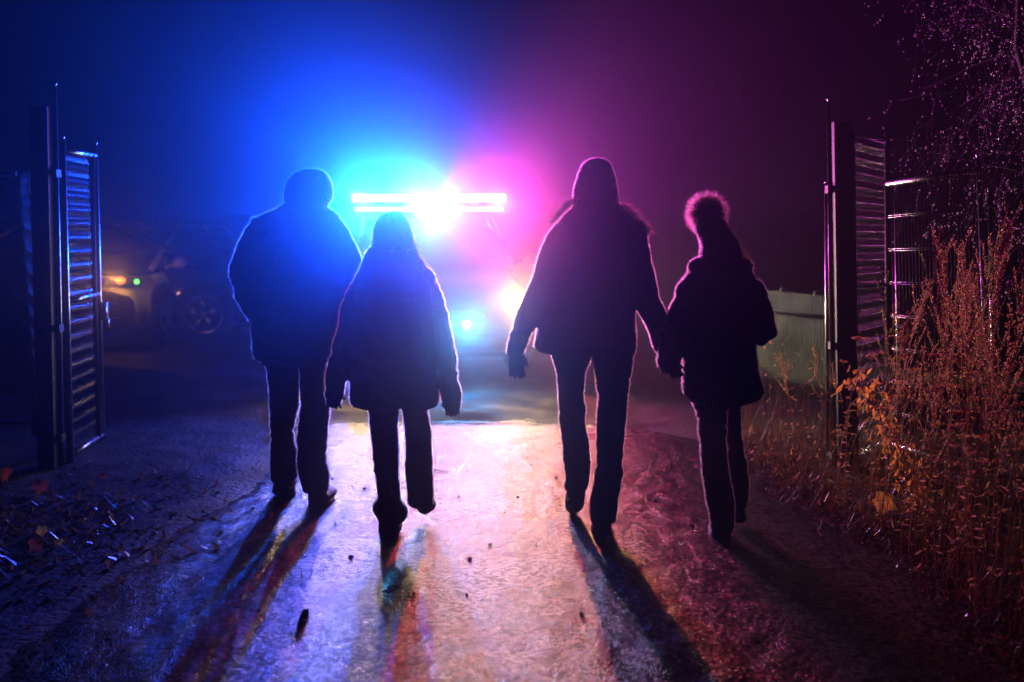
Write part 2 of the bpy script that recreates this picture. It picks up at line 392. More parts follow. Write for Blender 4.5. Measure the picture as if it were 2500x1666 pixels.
def car(name, loc, rz, paint, L=4.5, W=1.8, hood=.92, roof=1.46, wb=(.85,3.5), label='', cat='car', windshield=.95, van=False):
    t = empty(name, loc, rz, label=label, cat=cat); hw = W/2
    m = MB().rings(car_body([(0,hw*.80,.30,.62,.96),(.06,hw*.93,.22,.72,.95),(.25,hw*.98,.18,hood-.13,.93),(.9,hw,.18,hood-.03,.9),(windshield,hw,.18,hood,.9),(1.9,hw,.2,hood+.03,.92),(L-1.1,hw,.2,hood+.05,.92),(L-.3,hw*.98,.22,hood+.04,.9),(L-.06,hw*.92,.3,hood-.05,.9),(L,hw*.84,.4,hood-.2,.9)],28))
    localbuild(m, 'body', paint, t)
    y0 = windshield; re = L-.15 if van else L-.45; rt = L-.35 if van else L-1.25
    g = MB().rings(car_body([(y0,hw*.86,hood-.05,hood+.02,.95),(y0+.35,hw*.86,hood-.05,hood+.22,.9),(y0+.95,hw*.86,hood-.05,roof-.05,.84),(y0+1.1,hw*.86,hood-.05,roof-.015,.83),(rt,hw*.86,hood-.05,roof-.02,.83),(re,hw*.84,hood-.05,hood+.06,.9)],28))
    localbuild(g, 'window', MAT['glass'], t)
    r_ = MB().rings(car_body([(y0+.93,hw*.72,roof-.07,roof-.03,.95),(y0+1.1,hw*.745,roof-.06,roof+.01,.9),((y0+1.1+rt)/2,hw*.75,roof-.06,roof+.03,.9),(rt-.05,hw*.74,roof-.06,roof+.01,.9),(rt+.1,hw*.70,roof-.1,roof-.04,.9)],24))
    localbuild(r_, 'roof', paint, t)
    for s in (-1,1):
        for a_, b_, r_ in (((s*hw*.85,y0+.02,hood+.02),(s*hw*.735,y0+.98,roof-.04),.035), ((s*hw*.87,(y0+1.1+rt)/2+.1,hood+.0),(s*hw*.735,(y0+1.1+rt)/2+.05,roof-.03),.035), ((s*hw*.84,re,hood+.03),(s*hw*.72,rt,roof-.03),.045)):
            localbuild(MB().tube([a_,b_],r_,6), 'pillar', paint, t)
    for c_ in ((0,.02,.34),(0,L-.02,.42)): localbuild(MB().box(c_,(W*.79,.10,.14)),'bumper',MAT['rubber'],t)
    gr = MB()
    for i in range(4): gr.box((0,.0,.52+.045*i),(W*.42,.05,.016))
    gr.box((0,.03,.59),(W*.44,.05,.2)); localbuild(gr,'grille',MAT['darksteel'],t)
    for s in (-1,1):
        mm = MB().ell((s*(hw+.10),y0+.28,hood+.09),(.10,.06,.07)).tube([(s*hw*.9,y0+.3,hood+.03),(s*(hw+.04),y0+.28,hood+.06)],.02,6); localbuild(mm,'mirror',paint,t)
        for y in wb:
            # wheel arch
            a = MB(); ra=.38
            a.rings([[(s*(hw-.01+k), y+ra*rr*math.cos(q), .33+ra*rr*math.sin(q)) for q in [2*math.pi*i/24 for i in range(24)]] for k,rr in ((-.25,1.0),(.012,1.0),(.014,.93))], True)
            localbuild(a,'wheel_arch',MAT['rubber'],t)
            wheel(t, s*(hw-.09), y, side=s)
        h = MB().ell((s*hw*.99,2.2,hood-.12),(.015,.09,.014)); localbuild(h,'door_handle',MAT['chrome'],t)
    return t

def spot(name, parent, loc, direction, color, W, size, blend, rad=.03):
    l = bpy.data.lights.new(name, 'SPOT'); l.energy = W; l.color = color; l.spot_size = R(size); l.spot_blend = blend; l.shadow_soft_size = rad
    o = bpy.data.objects.new(name, l); COL.objects.link(o); o.parent = parent; o.location = loc
    o.rotation_euler = Vector(direction).to_track_quat('-Z','Y').to_euler(); return o

PC = car('police_car', (-.63, 9.0, 0), R(8.4), MAT['carblack'], L=4.8, W=1.86, hood=.98, roof=1.5, label='dark police car facing the walkers with its roof lights and headlights blazing', cat='police car', wb=(.9,3.7))
def head(parent, x, z, mat, rx, rz, name='headlight'):
    h = MB().ell((x,.03,z),(rx*1.35,.05,rz*1.4)); o = localbuild(h, name, MAT['chrome'], parent)
    localbuild(MB().ell((x,-.02,z),(rx,.02,rz)), 'lens', mat, o); return o
head(PC, .71, .735, MAT['lamp_warm'], .07, .06); head(PC, -.71, .735, MAT['lamp_warm'], .07, .06)
head(PC, .215, .535, MAT['lamp_blue'], .035, .03, 'grille_strobe'); head(PC, -.215, .535, MAT['lamp_blue'], .035, .03, 'grille_strobe')
# roof light bar: base, added shade plates, lens row, glowing roof-reflection row, feet
BY, BZ, BX = 2.45, 1.675, .045
lb = localbuild(MB().box((BX,BY,BZ+.062),(1.62,.2,.02)), 'light_bar', MAT['darksteel'], PC)
localbuild(MB().box((BX,BY,BZ-.045),(1.70,.26,.03)), 'base_plate', MAT['darksteel'], lb)
for s in (-1,1): localbuild(MB().box((BX+s*.44,BY-.22,BZ-.036),(.56,.16,.006)), 'added_shade_plate', MAT['darksteel'], lb)  # unseen plates added to keep the side beams off the ground
def row(zc, hgt, x0, x1, mat, nm):
    localbuild(MB().box(((x0+x1)/2+BX, BY-.125, zc),(x1-x0-.002,.03,hgt)), nm, mat, lb)
row(BZ+.012,.075,-.86,-.18,MAT['glow_blue'],'blue_glow_row'); row(BZ+.012,.088,-.18,.18,MAT['glow_white'],'white_glow_row'); row(BZ+.012,.075,.18,.86,MAT['glow_amber'],'amber_glow_row')
row(BZ-.115,.032,-.83,-.18,MAT['glow_blue'],'blue_glow_row'); row(BZ-.115,.036,-.18,.18,MAT['glow_white'],'white_glow_row'); row(BZ-.115,.032,.18,.83,MAT['glow_amber'],'amber_glow_row')  # lower row glows in place of the bar's reflection on the roof
for s in (-1,1): localbuild(MB().box((s*.55,BY,BZ-.1),(.06,.2,.08)), 'mounting_foot', MAT['darksteel'], lb)
# bar lamps: side modules over added plates, end modules, spots added for the road
for x in (-.62,-.38,-.12):
    spot('blue_lamp', lb, (x+BX,BY-.16,BZ-.012), (-math.sin(R(26)),-math.cos(R(26)),.02), (0.0,.065,1.0), 2500, 54, .3, .02)
for x in (.62,.38,.12):
    spot('red_lamp', lb, (x+BX,BY-.16,BZ-.012), (math.sin(R(32)),-math.cos(R(32)),.02), (.88,.06,.70), 820, 72, .3, .02)
spot('blue_wide', lb, (BX-.80,BY-.17,BZ+.01), (0,-1,0), (.02,.03,1.0), 200, 170, .6, .03)
spot('red_wide', lb, (BX+.80,BY-.17,BZ+.01), (0,-1,0), (1.0,.03,.05), 80, 170, .6, .03)
spot('road_fill_white', lb, (BX,BY-.17,BZ+.01), (.03,-1,-.36), (1,.93,.90), 250, 38, .4, .05)  # downward spot added to whiten the road below the haze
for x in (-.2,0,.2): spot('white_lamp', lb, (x+BX,BY-.17,BZ+.01), (0,-1,.0), (1,.88,.85), 8, 110, .8, .05)
spot('road_fill_red', lb, (BX+.78,BY-.17,BZ+.01), (-.08,-1,-.32), (1.0,.03,.10), 560, 38, .5, .03)  # added spot for the red light on road and shadows
spot('road_fill_blue', lb, (BX-.78,BY-.17,BZ+.01), (.14,-1,-.32), (.03,.12,1.0), 460, 38, .5, .03)  # added spot for the blue light on road and shadows
spot('fence_fill_spot', lb, (BX+.89,BY-.2,BZ-.02), (2.5,-2.29,-1.2), (.95,1.0,.72), 900, 22, .5, .03)  # spot added only to light the pale fence
for s in (-1,1):
    spot('headlamp', PC, (s*.71,-.06,.735), (-.04,-1,-.27), (1.0,.72,.45), 75, 31, .35, .035)
    spot('headlamp_halo', PC, (s*.71,-.06,.735), (0,-1,0), (1.0,.55,.10), 55, 120, .5, .03)
spot('weed_fill_spot', PC, (.745,-.05,.73), (.62,-1,.12), (1.0,.68,.38), 620, 52, .5, .035)  # extra spot added at the headlight to brighten weeds and twigs
spot('strobe_lamp', PC, (.215,-.06,.535), (0,-1,0), (.05,.40,1.0), 80, 140, .6, .03)
# ------------------------------------------------------------------ people
class Fig:
    """px helpers of one walker: crop origin, crop scale, distance of the figure"""
    def __init__(s, ox, oy, k, Y): s.o=(ox,oy); s.k=k; s.Y=Y
    def px(s, cx, cy): return (s.o[0]+cx/s.k, s.o[1]+cy/s.k)
    def w(s, cx, cy, dy=0.0):
        p = at(*s.px(cx, cy), s.Y); return Vector((p.x, p.y+dy, p.z))
    def m(s, c): return c/s.k*s.Y/F*1.0
    def sect(s, mb, rows, depth=.62, dy=0.0, n=24, shrink=1.0, sup=.85):
        rg = []
        for r in rows:
            cy_, xl, xr = r[:3]; d = r[3] if len(r) > 3 and r[3] else None; off = r[4] if len(r) > 4 else 0
            a = s.w(xl, cy_); b = s.w(xr, cy_); c = (a+b)/2; hw = (b.x-a.x)/2*shrink; hd = (d if d else hw*depth)*(shrink if d else 1)
            rg.append([(c.x+math.copysign(abs(math.cos(t))**sup, math.cos(t))*hw, s.Y+dy+off+math.copysign(abs(math.sin(t))**sup, math.sin(t))*hd, c.z) for t in [-2*math.pi*i/n for i in range(n)]])
        mb.rings(rg, True); return mb
    def limb(s, mb, pts, shrink=1.0, n=16):
        P = [s.w(p[0], p[1], p[3] if len(p) > 3 else 0) for p in pts]; Q = [s.m(p[2])*shrink for p in pts]
        mb.capsule(P, Q, n); return mb
def hand(mb, wrist, tip, side, curl=.35, size=1.0):
    """palm, four unequal bent fingers and a thumb; side = +1 thumb towards +x"""
    wrist = Vector(wrist); d = (Vector(tip)-wrist).normalized(); across = d.cross(Vector((0,1,0))).normalized()
    if across.x*side < 0: across = -across
    nrm = across.cross(d).normalized()
    if nrm.y > 0: nrm = -nrm
    fwd = -nrm   # fingers curl away from the camera
    pl = wrist + d*.045*size
    mb.capsule([wrist-d*.03, wrist+d*.01, pl, pl+d*.035*size], [.024*size,.026*size,.032*size,.030*size], 12)
    mb.capsule([pl+across*.018*size, pl+d*.03*size+across*.02*size], [.022*size]*2, 10); mb.capsule([pl-across*.018*size, pl+d*.028*size-across*.02*size], [.021*size]*2, 10)
    for k, L in enumerate((.074,.082,.077,.060)):
        b = pl + d*.035*size + across*(.030-.020*k)*size; p = b; dd = (d + across*(.10-.07*k)).normalized(); P = [b-d*.02, b]; Q = [.0095*size,.0095*size]
        for j, f in enumerate((.45,.30,.25)):
            ang = curl*(.5+.6*j); dd = (dd*math.cos(ang)+fwd*math.sin(ang)).normalized(); p = p+dd*L*f*size; P.append(p); Q.append((.0088-.0006*j)*size)
        mb.capsule(P, Q, 8)
    b = wrist + d*.02*size + across*.024*size
    mb.capsule([b, b+(across*.6+d*.8+fwd*.2)*.032*size, b+(across*.55+d*1.2+fwd*.5)*.055*size], [.013*size,.011*size,.009*size], 8)
def headmesh(mb, c, r, yaw=0.0):
    """head facing away from the camera: skull, jaw, nose, ears, lips, brow"""
    c = Vector(c); mt = Matrix.Rotation(yaw, 3, 'Z')
    P = lambda x,y,z: c + mt@Vector((x*r, y*r, z*r))
    mb.ell(c, (r*.78, r*.95, r*1.0), 20, 14)
    mb.ell(P(0,.28,-.55), (r*.52, r*.55, r*.52), 16, 10)
    mb.capsule([P(0,.92,.08), P(0,1.08,-.14), P(0,1.0,-.26)], [r*.09,r*.13,r*.12], 8)
    for s in (-1,1):
        mb.ell(P(s*.80,-.02,-.12), (r*.07, r*.17, r*.25), 10, 8)
        mb.ell(P(s*.30,.84,.14), (r*.2, r*.1, r*.06), 8, 6)
        mb.ell(P(s*.30,.80,.0), (r*.12, r*.1, r*.09), 8, 6)
    mb.ell(P(0,.88,-.50), (r*.24, r*.1, r*.05), 10, 6); mb.ell(P(0,.87,-.58), (r*.2, r*.1, r*.05), 10, 6); mb.ell(P(0,.72,-.82), (r*.2, r*.16, r*.13), 10, 6)
front = lambda p, n: n.y > -.30 and n.z > -.5
def person(fig, label, spec, coatmat, hatmat, trousermat, seed):
    rnd = random.Random(seed)
    foot = fig.w(*spec['origin']); root = empty('person', (foot.x, fig.Y, 0), label=label, cat='person')
    Z = Vector((0,0,0))
    # body: one continuous surface under the clothes
    b = MB(); fig.sect(b, spec['torso'], spec.get('depth',.6), shrink=.8)
    for l in spec['arms']: fig.limb(b, l, .55)
    for l, ly in spec['legs']: fig.sect(b, [(r[0], *([ (r[1]+r[2])/2-(r[2]-r[1])*.30, (r[1]+r[2])/2+(r[2]-r[1])*.30 ])) for r in l], .95, dy=ly)
    hc, hr = spec['head']; hc_w = fig.w(*hc); headmesh(b, hc_w, hr, spec.get('yaw',0))
    b.capsule([hc_w-Vector((0,.0,hr*.5)), hc_w-Vector((0,-.01,hr*2.0))], [hr*.48, hr*.62], 14)
    for h in spec['hands']:
        hand(b, fig.w(*h[0]), fig.w(*h[1]), h[2], h[3], h[4])
    remesh(b, .0065, 2).build('body', MAT['skin'], root)
    # coat
    c = MB(); fig.sect(c, spec['torso'], spec.get('depth',.6))
    for l in spec['arms']: fig.limb(c, l)
    for e in spec.get('extra', []): fig.limb(c, e)
    c = remesh(c, .010, 3, .012, 6, .008, spec.get('folds',(3,3,10)))
    fuzz(c, int(spec.get('cf',16000)*1.4), .011, .0008, 1, .5, rnd=rnd, test=front)
    c.build('coat', [coatmat, MAT['fuzz']], root)
    # trousers
    t = MB()
    for l, ly in spec['legs']: fig.sect(t, l, .85, dy=ly)
    y0 = spec['legs'][0][0][0][0]; xl = min(spec['legs'][0][0][0][1], spec['legs'][1][0][0][1]); xr = max(spec['legs'][0][0][0][2], spec['legs'][1][0][0][2])
    fig.sect(t, [(y0-70, xl+6, xr-6), (y0-20, xl+2, xr-2), (y0+spec.get('crotch',8), xl, xr)], .55)
    t = remesh(t, .009, 3, .007, 8, .006, (3,3,15))
    fuzz(t, 13000, .010, .0008, 1, .5, rnd=rnd, test=front)
    t.build('trousers', [trousermat, MAT['fuzz']], root)
    for P in spec['shoes']:
        s = MB(); fig.limb(s, P['ankle'])
        for (cx, cy_, rx, ry, rz, dy) in P['ells']:
            q = fig.w(cx, cy_, dy); s.ell(q, (fig.m(rx), ry, fig.m(rz)), 18, 12)
        s = remesh(s, .006, 3, .002, 14); so = s.build('shoe', MAT['leather'], root)
        sl = MB(); q = fig.w(*P['sole'][:2], P['sole'][5]); rx, L, tilt = fig.m(P['sole'][2]), P['sole'][3], P['sole'][4]
        rg = []
        for zz in (0, .022):
            rg.append([q + Matrix.Rotation(tilt,3,'X')@Vector((rx*math.cos(a)*(1-.12*math.sin(a)), L*math.sin(a), zz)) for a in [2*math.pi*i/20 for i in range(20)]])
        sl.rings(rg).build('sole', MAT['rubber'], so)
    # hat
    h = MB(); fig.sect(h, spec['hat'], 1.05)
    h = remesh(h, .007, 3, .004, 14, .0015, (2,2,40))
    fuzz(h, 7000, .012, .0007, 1, .7, rnd=rnd, test=front)
    h.build(spec.get('hatname','hat'), [hatmat, MAT['fuzz']], root)
    return root, rnd

# man on the left ------------------------------------------------
f1 = Fig(500, 350, 1.65, 5.27)
S1 = dict(origin=(380,1450), torso=[(228,338,482),(243,325,492),(265,285,500),(290,235,530),(320,200,548),(370,188,560),(450,190,575),(560,195,590),(680,190,590),(780,194,575),(840,200,560),(868,205,545)],
  arms=[[(225,340,40),(186,420,52),(158,520,54),(168,610,54,.03),(200,700,45,.12),(260,740,40,.2)], [(530,345,40),(556,420,50),(585,520,52),(590,620,52,.03),(570,700,45,.12),(520,740,40,.2)]],
  legs=[([(880,230,392),(960,240,380),(1040,246,366),(1100,249,352),(1180,250,338),(1250,250,356),(1310,252,367),(1355,255,360),(1378,256,348)], .10),
        ([(880,388,492),(960,393,510),(1040,395,508),(1150,383,500),(1270,382,490),(1330,388,506),(1380,402,500),(1395,410,498)], -.04)],
  head=((418,208),.098), yaw=-.2, hands=[((250,735,.2),(300,760,.25),1,.5,1.0),((525,735,.2),(480,760,.25),-1,.5,1.0)],
  shoes=[dict(ankle=[(305,1340,44,.1),(300,1390,42,.12)], ells=[(298,1415,48,.07,42,.12),(300,1400,44,.11,34,.18)], sole=(298,1445,46,.13,-.55,.14)),
         dict(ankle=[(455,1350,44,-.04),(458,1400,40,-.03)], ells=[(462,1425,46,.09,26,.0),(480,1430,40,.10,18,.10)], sole=(468,1452,50,.14,0,.04))],
  hat=[(108,412,446),(112,392,462),(120,372,480),(135,350,494),(160,333,507),(195,324,513),(225,324,507),(250,330,493),(262,345,485)], depth=.58, cf=20000)
p1, _ = person(f1, 'tall broad man on the left walking away in a bulky dark jacket and round hat', S1, MAT['coat1'], MAT['knit'], MAT['denim'], 11)

# person in the middle left --------------------------------------
f2 = Fig(800, 450, 1.65, 4.72)
S2 = dict(origin=(270,1410), torso=[(255,195,345),(272,170,352),(300,152,368),(330,135,385),(370,120,410),(430,108,425),(520,102,432),(640,98,440),(750,93,440),(830,90,440),(872,96,442),(890,104,438)],
  arms=[[(150,375,36),(118,450,42),(92,540,45),(72,640,46),(46,750,42,-.02),(32,830,36,-.03),(28,862,30,-.03)], [(392,375,36),(414,440,40),(440,530,44),(460,640,46),(485,760,42,-.02),(499,845,36,-.03),(502,890,30,-.03)]],
  legs=[([(880,168,286),(960,180,284),(1040,190,285),(1120,196,286),(1200,205,290),(1250,212,293),(1275,196,305),(1295,188,318),(1310,196,322),(1330,206,318),(1345,214,306)], -.05),
        ([(880,282,398),(950,292,390),(1000,300,400),(1100,306,408),(1180,303,410),(1250,308,414),(1300,312,413),(1325,318,412)], .14)],
  head=((268,228),.088), yaw=.15, hands=[((30,800,-.03),(28,850,-.03),1,.5,.9),((501,830,-.03),(503,880,-.03),-1,.5,.9)],
  shoes=[dict(ankle=[(256,1320,44,-.05),(250,1370,42,-.05)], ells=[(250,1385,46,.08,34,-.02),(253,1396,44,.12,22,.06)], sole=(250,1412,40,.13,0,.02)),
         dict(ankle=[(375,1290,40,.14),(380,1330,38,.16)], ells=[(384,1335,44,.08,30,.18),(380,1350,36,.10,20,.2)], sole=(378,1358,34,.12,-.35,.22))],
  hat=[(115,255,276),(121,228,300),(135,211,314),(155,199,325),(185,190,336),(220,185,344),(250,183,348),(262,186,350)], cf=16000)
p2, r2 = person(f2, 'shorter person in a close knit cap and long straight coat beside the broad man', S2, MAT['coat2'], MAT['knit'], MAT['denim'], 12)
# hair falling over the right shoulder
def strands(fig, pts, n, L, spread, wdt, mat, name, root, rnd, droop=.3, out=(1,0,.3)):
    m = MB(); P = [fig.w(*p) for p in pts]; o = Vector(out).normalized()
    for _ in range(n):
        t = rnd.random()*(len(P)-1); i = min(int(t), len(P)-2); p = P[i].lerp(P[i+1], t-i) + Vector((rnd.uniform(-.008,.008), rnd.uniform(-.10,.10), rnd.uniform(-.01,.01)))
        d = (o + Vector((rnd.gauss(0,spread), rnd.gauss(0,spread), rnd.gauss(0,spread)))).normalized(); l = L*rnd.uniform(.4,1.25)
        q = [p]
        for k in range(4): d = (d + Vector((rnd.gauss(0,.25), rnd.gauss(0,.15), rnd.gauss(0,.25)-droop))).normalized(); q.append(q[-1]+d*l/4)
        m.tube(q, [wdt, wdt*.9, wdt*.8, wdt*.6, wdt*.25], 3)
    return m.build(name, mat, root)
strands(f2, [(344,225,0),(350,262,0),(372,300,0),(400,345,0),(428,395,0)], 420, .05, .5, .0006, MAT['hair'], 'hair', p2, r2, .55, (1,-.1,-.5))

# tall person in the middle right ---------------------------------
f3 = Fig(1200, 350, 1.569, 4.80)
S3 = dict(origin=(400,1480), torso=[(225,318,480),(245,302,492),(270,278,520),(300,256,548),(340,240,570),(390,222,578),(460,212,570),(540,200,555),(610,192,545),(680,186,547),(740,172,549),(775,160,548),(790,176,547),(802,215,545)],
  arms=[[(268,335,34),(238,400,40),(222,470,45),(200,540,48),(165,620,48),(122,700,42,-.02),(98,760,36,-.03),(88,795,28,-.04)], [(548,330,34),(562,400,38),(572,480,44),(584,560,46),(610,640,46),(636,700,40),(650,755,32,-.02),(656,790,25,-.02)]],
  legs=[([(785,230,388),(830,236,386),(890,253,362),(960,262,360),(1040,266,364),(1090,265,362),(1180,275,378),(1260,286,388),(1330,286,378),(1358,284,366)], .14),
        ([(785,380,542),(830,386,532),(890,400,526),(960,405,518),(1080,402,502),(1180,402,498),(1260,398,496),(1340,384,483),(1400,378,474),(1442,380,467)], -.05)],
  head=((397,190),.093), yaw=.1, hands=[((88,790,-.04),(96,868,-.03),1,.35,1.0),((655,780,-.02),(672,850,-.03),-1,.8,1.0)],
  shoes=[dict(ankle=[(330,1340,40,.14),(332,1390,37,.16)], ells=[(326,1415,40,.07,38,.18),(326,1405,36,.10,32,.22)], sole=(326,1440,36,.12,-.6,.2)),
         dict(ankle=[(424,1420,40,-.05),(420,1460,36,-.04)], ells=[(418,1470,42,.08,26,-.03),(425,1480,40,.12,18,.06)], sole=(420,1494,40,.135,0,.02))],
  hat=[(64,388,424),(70,368,440),(85,352,454),(110,341,464),(140,328,471),(180,318,477),(215,314,480),(240,315,481),(250,320,479)], depth=.58, cf=18000)
p3, r3 = person(f3, 'tallest walker in pointed knit hat and fur trimmed coat, one bare hand hanging', S3, MAT['coat3'], MAT['knit'], MAT['denim'], 13)
strands(f3, [(312,225,0),(285,245,0),(255,278,0),(232,305,0)], 750, .045, .6, .0008, MAT['fur'], 'fur_trim', p3, r3, .15, (-.8,-.1,.7))
strands(f3, [(482,240,0),(515,258,0),(545,285,0),(575,320,0),(588,345,0)], 850, .045, .6, .0008, MAT['fur'], 'fur_trim', p3, r3, .15, (.8,-.1,.7))

# child on the right ------------------------------------------------
f4 = Fig(1550, 450, 1.742, 4.75)
S4 = dict(origin=(390,1480), torso=[(322,262,468),(345,250,488),(375,234,500),(405,212,515),(440,196,528),(500,200,535),(600,204,525),(700,206,512),(790,207,516),(840,208,530),(880,210,541),(908,222,520),(925,240,482)],
  arms=[[(215,450,32),(200,500,38),(184,580,44),(168,650,48),(150,710,52,-.02),(138,755,44,-.03)], [(512,440,34),(532,500,40),(552,580,40),(560,630,40),(545,660,36,.05),(510,660,34,.12)]],
  extra=[[(262,350,26),(300,340,30,-.06),(380,345,34,-.10),(450,345,30,-.06),(480,350,24)]],
  legs=[([(925,245,384),(1000,264,380),(1080,274,380),(1180,281,384),(1290,291,402),(1390,312,412),(1470,320,408)], -.04),
        ([(925,374,478),(1000,382,471),(1080,384,472),(1180,390,490),(1300,402,508),(1370,410,508),(1425,415,490)], .12)],
  head=((356,268),.08), yaw=-.35, hands=[((140,750,-.03),(170,800,-.03),1,.9,.8),((510,660,.12),(470,680,.16),-1,.6,.8)],
  shoes=[dict(ankle=[(360,1450,42,-.04),(358,1475,40,-.03)], ells=[(360,1482,47,.08,20,-.02),(362,1486,42,.12,16,.05)], sole=(360,1503,44,.12,0,.02)),
         dict(ankle=[(452,1410,38,.12),(455,1432,36,.13)], ells=[(458,1443,46,.08,17,.15),(462,1446,40,.11,14,.2)], sole=(458,1458,43,.12,0,.18))],
  hat=[(140,275,360),(160,262,376),(180,257,388),(205,260,404),(230,276,424),(258,283,440),(285,281,448),(310,278,452),(325,278,444)], depth=.6, cf=15000)
p4, r4 = person(f4, 'child on the right in a bobble hat and hooded jacket holding the tallest walker\'s hand', S4, MAT['coat4'], MAT['knit'], MAT['denim'], 14)
pp = MB(); pc = f4.w(305,125); pp.ell(pc, (f4.m(50),)*3, 18, 12)
fuzz(pp, 7500, .055, .0008, 1, .35, rnd=r4)
pp.build('pompom', [MAT['knit'], MAT['fur']], p4)
strands(f4, [(448,285,0),(452,305,0),(456,320,0)], 90, .04, .7, .0006, MAT['hair'], 'hair', p4, r4, .3, (1,0,.1))
# ------------------------------------------------------------------ chain-link and gates
def chain(P0, P1, P2, pitch=.05, r=.0013, mi=0, slack=.004):
    """woven wire between P0 (bottom start), P1 (bottom end), P2 (top start): flattened spirals hooked into each other"""
    P0, P1, P2 = Vector(P0), Vector(P1), Vector(P2); U = P1-P0; V = P2-P0; w_, h_ = U.length, V.length
    u, v = U.normalized(), V.normalized(); n = u.cross(v).normalized(); m = MB()
    nc = max(2, int(round(w_/pitch))); nr = max(2, int(round(h_/pitch)))
    for c in range(nc):
        pts = []
        for k in range(nr+1):
            a = (k % 2); x = (c + (1.04 if a else -.04))*pitch; s = 1 if a else -1
            p = P0 + u*x + v*(k*h_/nr)
            pts += [p - v*.004 + n*s*r*1.6, p + v*.004 - n*s*r*1.6]
        m.tube(pts, r, 4)
    return m
def pipe(a, b, r, n=14, ball=0):
    m = MB().tube([a, b], r, n)
    if ball: m.ell(Vector(b)+Vector((0,0,ball*.6)), (ball,)*3, 12, 8)
    return m
def wraps(a, b, r, n):
    m = MB(); a, b = Vector(a), Vector(b); d = (b-a).normalized(); u = d.cross(Vector((0,0,1))).normalized(); v = d.cross(u)
    for k in range(n):
        c = a.lerp(b, (k+.5)/n); m.tube([c+(u*math.cos(t)+v*math.sin(t))*(r+.0018)+d*(t-3)*.004 for t in [2*math.pi*i/10 for i in range(11)]], .0018, 4)
    return m
# left gate leaf: hangs open, almost edge-on
YA, YB = 6.10, 6.73
bl, br = at(172,1118,YA), at(249,1062,YB); tl, tr = at(151,348,YA), at(231,362,YB)
G = empty('gate_leaf', (bl.x, bl.y, 0), label='open chain-link gate leaf on the left, tilted pipe frame catching white and blue light', cat='gate')
pipe(bl-Vector((0,0,.03)), tl+Vector((0,0,.02)), .021, ball=.02).build('frame_post', MAT['steel'], G)
pipe(br-Vector((0,0,.03)), tr+Vector((0,0,.02)), .021, ball=.02).build('frame_post', MAT['steel'], G)
def L(a, b, t): return Vector(a).lerp(Vector(b), t)
def onleaf(t, yl, yr): return at(151+(172-151)*((yl-348)/770), yl, YA), at(231+18*((yr-362)/700), yr, YB)
for yl, yr in ((367,380),(736,718),(1112,1062)):
    a, b = onleaf(0, yl, yr); pr = pipe(a, b, .019).build('rail', MAT['steel'], G)
    wraps(a, b, .019, 6).build('wire_tie', MAT['darksteel'], pr)
q0, q1, q2 = onleaf(0,1112,1062)[0], onleaf(0,1112,1062)[1], onleaf(0,355,370)[0]
chain(q0, L(q0,q1,.80), q2, .045).build('wire_mesh', MAT['wire'], G)
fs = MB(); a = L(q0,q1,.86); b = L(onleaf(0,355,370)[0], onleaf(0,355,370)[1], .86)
fs.tube([a,b],.022,4).build('dark_strip', MAT['darksteel'], G)  # dark strip between the mesh and the outer frame post
lk = at(252,760,YB); MB().box(lk,(.05,.05,.12)).box(lk+Vector((.02,0,-.08)),(.03,.03,.06)).build('latch', MAT['steel'], G)
hg = onleaf(0,470,470)[0]; MB().box(hg+Vector((-.035,0,0)),(.07,.03,.05)).build('hinge', MAT['darksteel'], G)
hg = onleaf(0,930,930)[0]; MB().box(hg+Vector((-.035,0,0)),(.07,.03,.05)).build('hinge', MAT['darksteel'], G)
# left thick post
def gatepost(name, pb, pt, wd, label, r=.014, side=1):
    t = empty(name, (pb.x, pb.y, 0), label=label, cat='gate post'); m = MB()
    a, b = Vector(pb), Vector(pt); rg = []
    for p in (a, b): rg.append([p+Vector((sx*wd/2, sy*wd/2, 0)) for sx,sy in ((-1,-1),(1,-1),(1,1),(-1,1))])
    m.rings(rg); m.build('post', MAT['darksteel'], t, smooth=False)
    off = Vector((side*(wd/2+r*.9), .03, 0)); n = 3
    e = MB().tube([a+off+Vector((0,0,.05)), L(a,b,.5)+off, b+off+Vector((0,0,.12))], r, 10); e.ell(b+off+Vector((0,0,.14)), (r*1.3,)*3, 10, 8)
    e.build('glint_pipe', MAT['steel'], t)  # steel pipe added to draw the glint on the post's edge
    for k in (.12,.42,.83): MB().box(L(a,b,k)+off*.9+Vector((0,-.01,0)),(.05,.06,.045)).build('bracket', MAT['darksteel'], t, smooth=False)
    return t
gatepost('gate_post', at(120,1135,6.0)-Vector((0,0,.1)), at(103,262,6.0), .105, 'dark square post between the left fence and the left gate, edge glint made as a pipe')
# chain link fence left of it
fp = at(84,1085,6.9); ft = at(72,395,6.9); fx = -5.6
FN = empty('chain_link_fence', (fp.x, fp.y, 0), label='chain-link fence panel at the far left edge with thin pipe post', cat='fence')
pipe(fp-Vector((0,0,.1)), ft, .022, ball=.022).build('fence_post', MAT['darksteel'], FN)
fq = Vector((fx, 6.4, 0.03)); fqt = Vector((fx, 6.4, ft.z-.1))
pipe(Vector((fp.x,fp.y,ft.z-.08)), fqt, .018).build('top_rail', MAT['darksteel'], FN); pipe(Vector((fp.x,fp.y,.10)), fq+Vector((0,0,.07)), .018).build('bottom_rail', MAT['darksteel'], FN)
chain(Vector((fp.x,fp.y,.06)), fq, Vector((fp.x,fp.y,ft.z-.08)), .075, .0014).build('wire_mesh', MAT['darksteel'], FN)
p6 = at(118,1110,6.0)
chain(Vector((fp.x+.02,fp.y,.06)), Vector((p6.x,p6.y,.06)), Vector((fp.x+.02,fp.y,ft.z-.08)), .075, .0014).build('wire_mesh', MAT['darksteel'], FN)

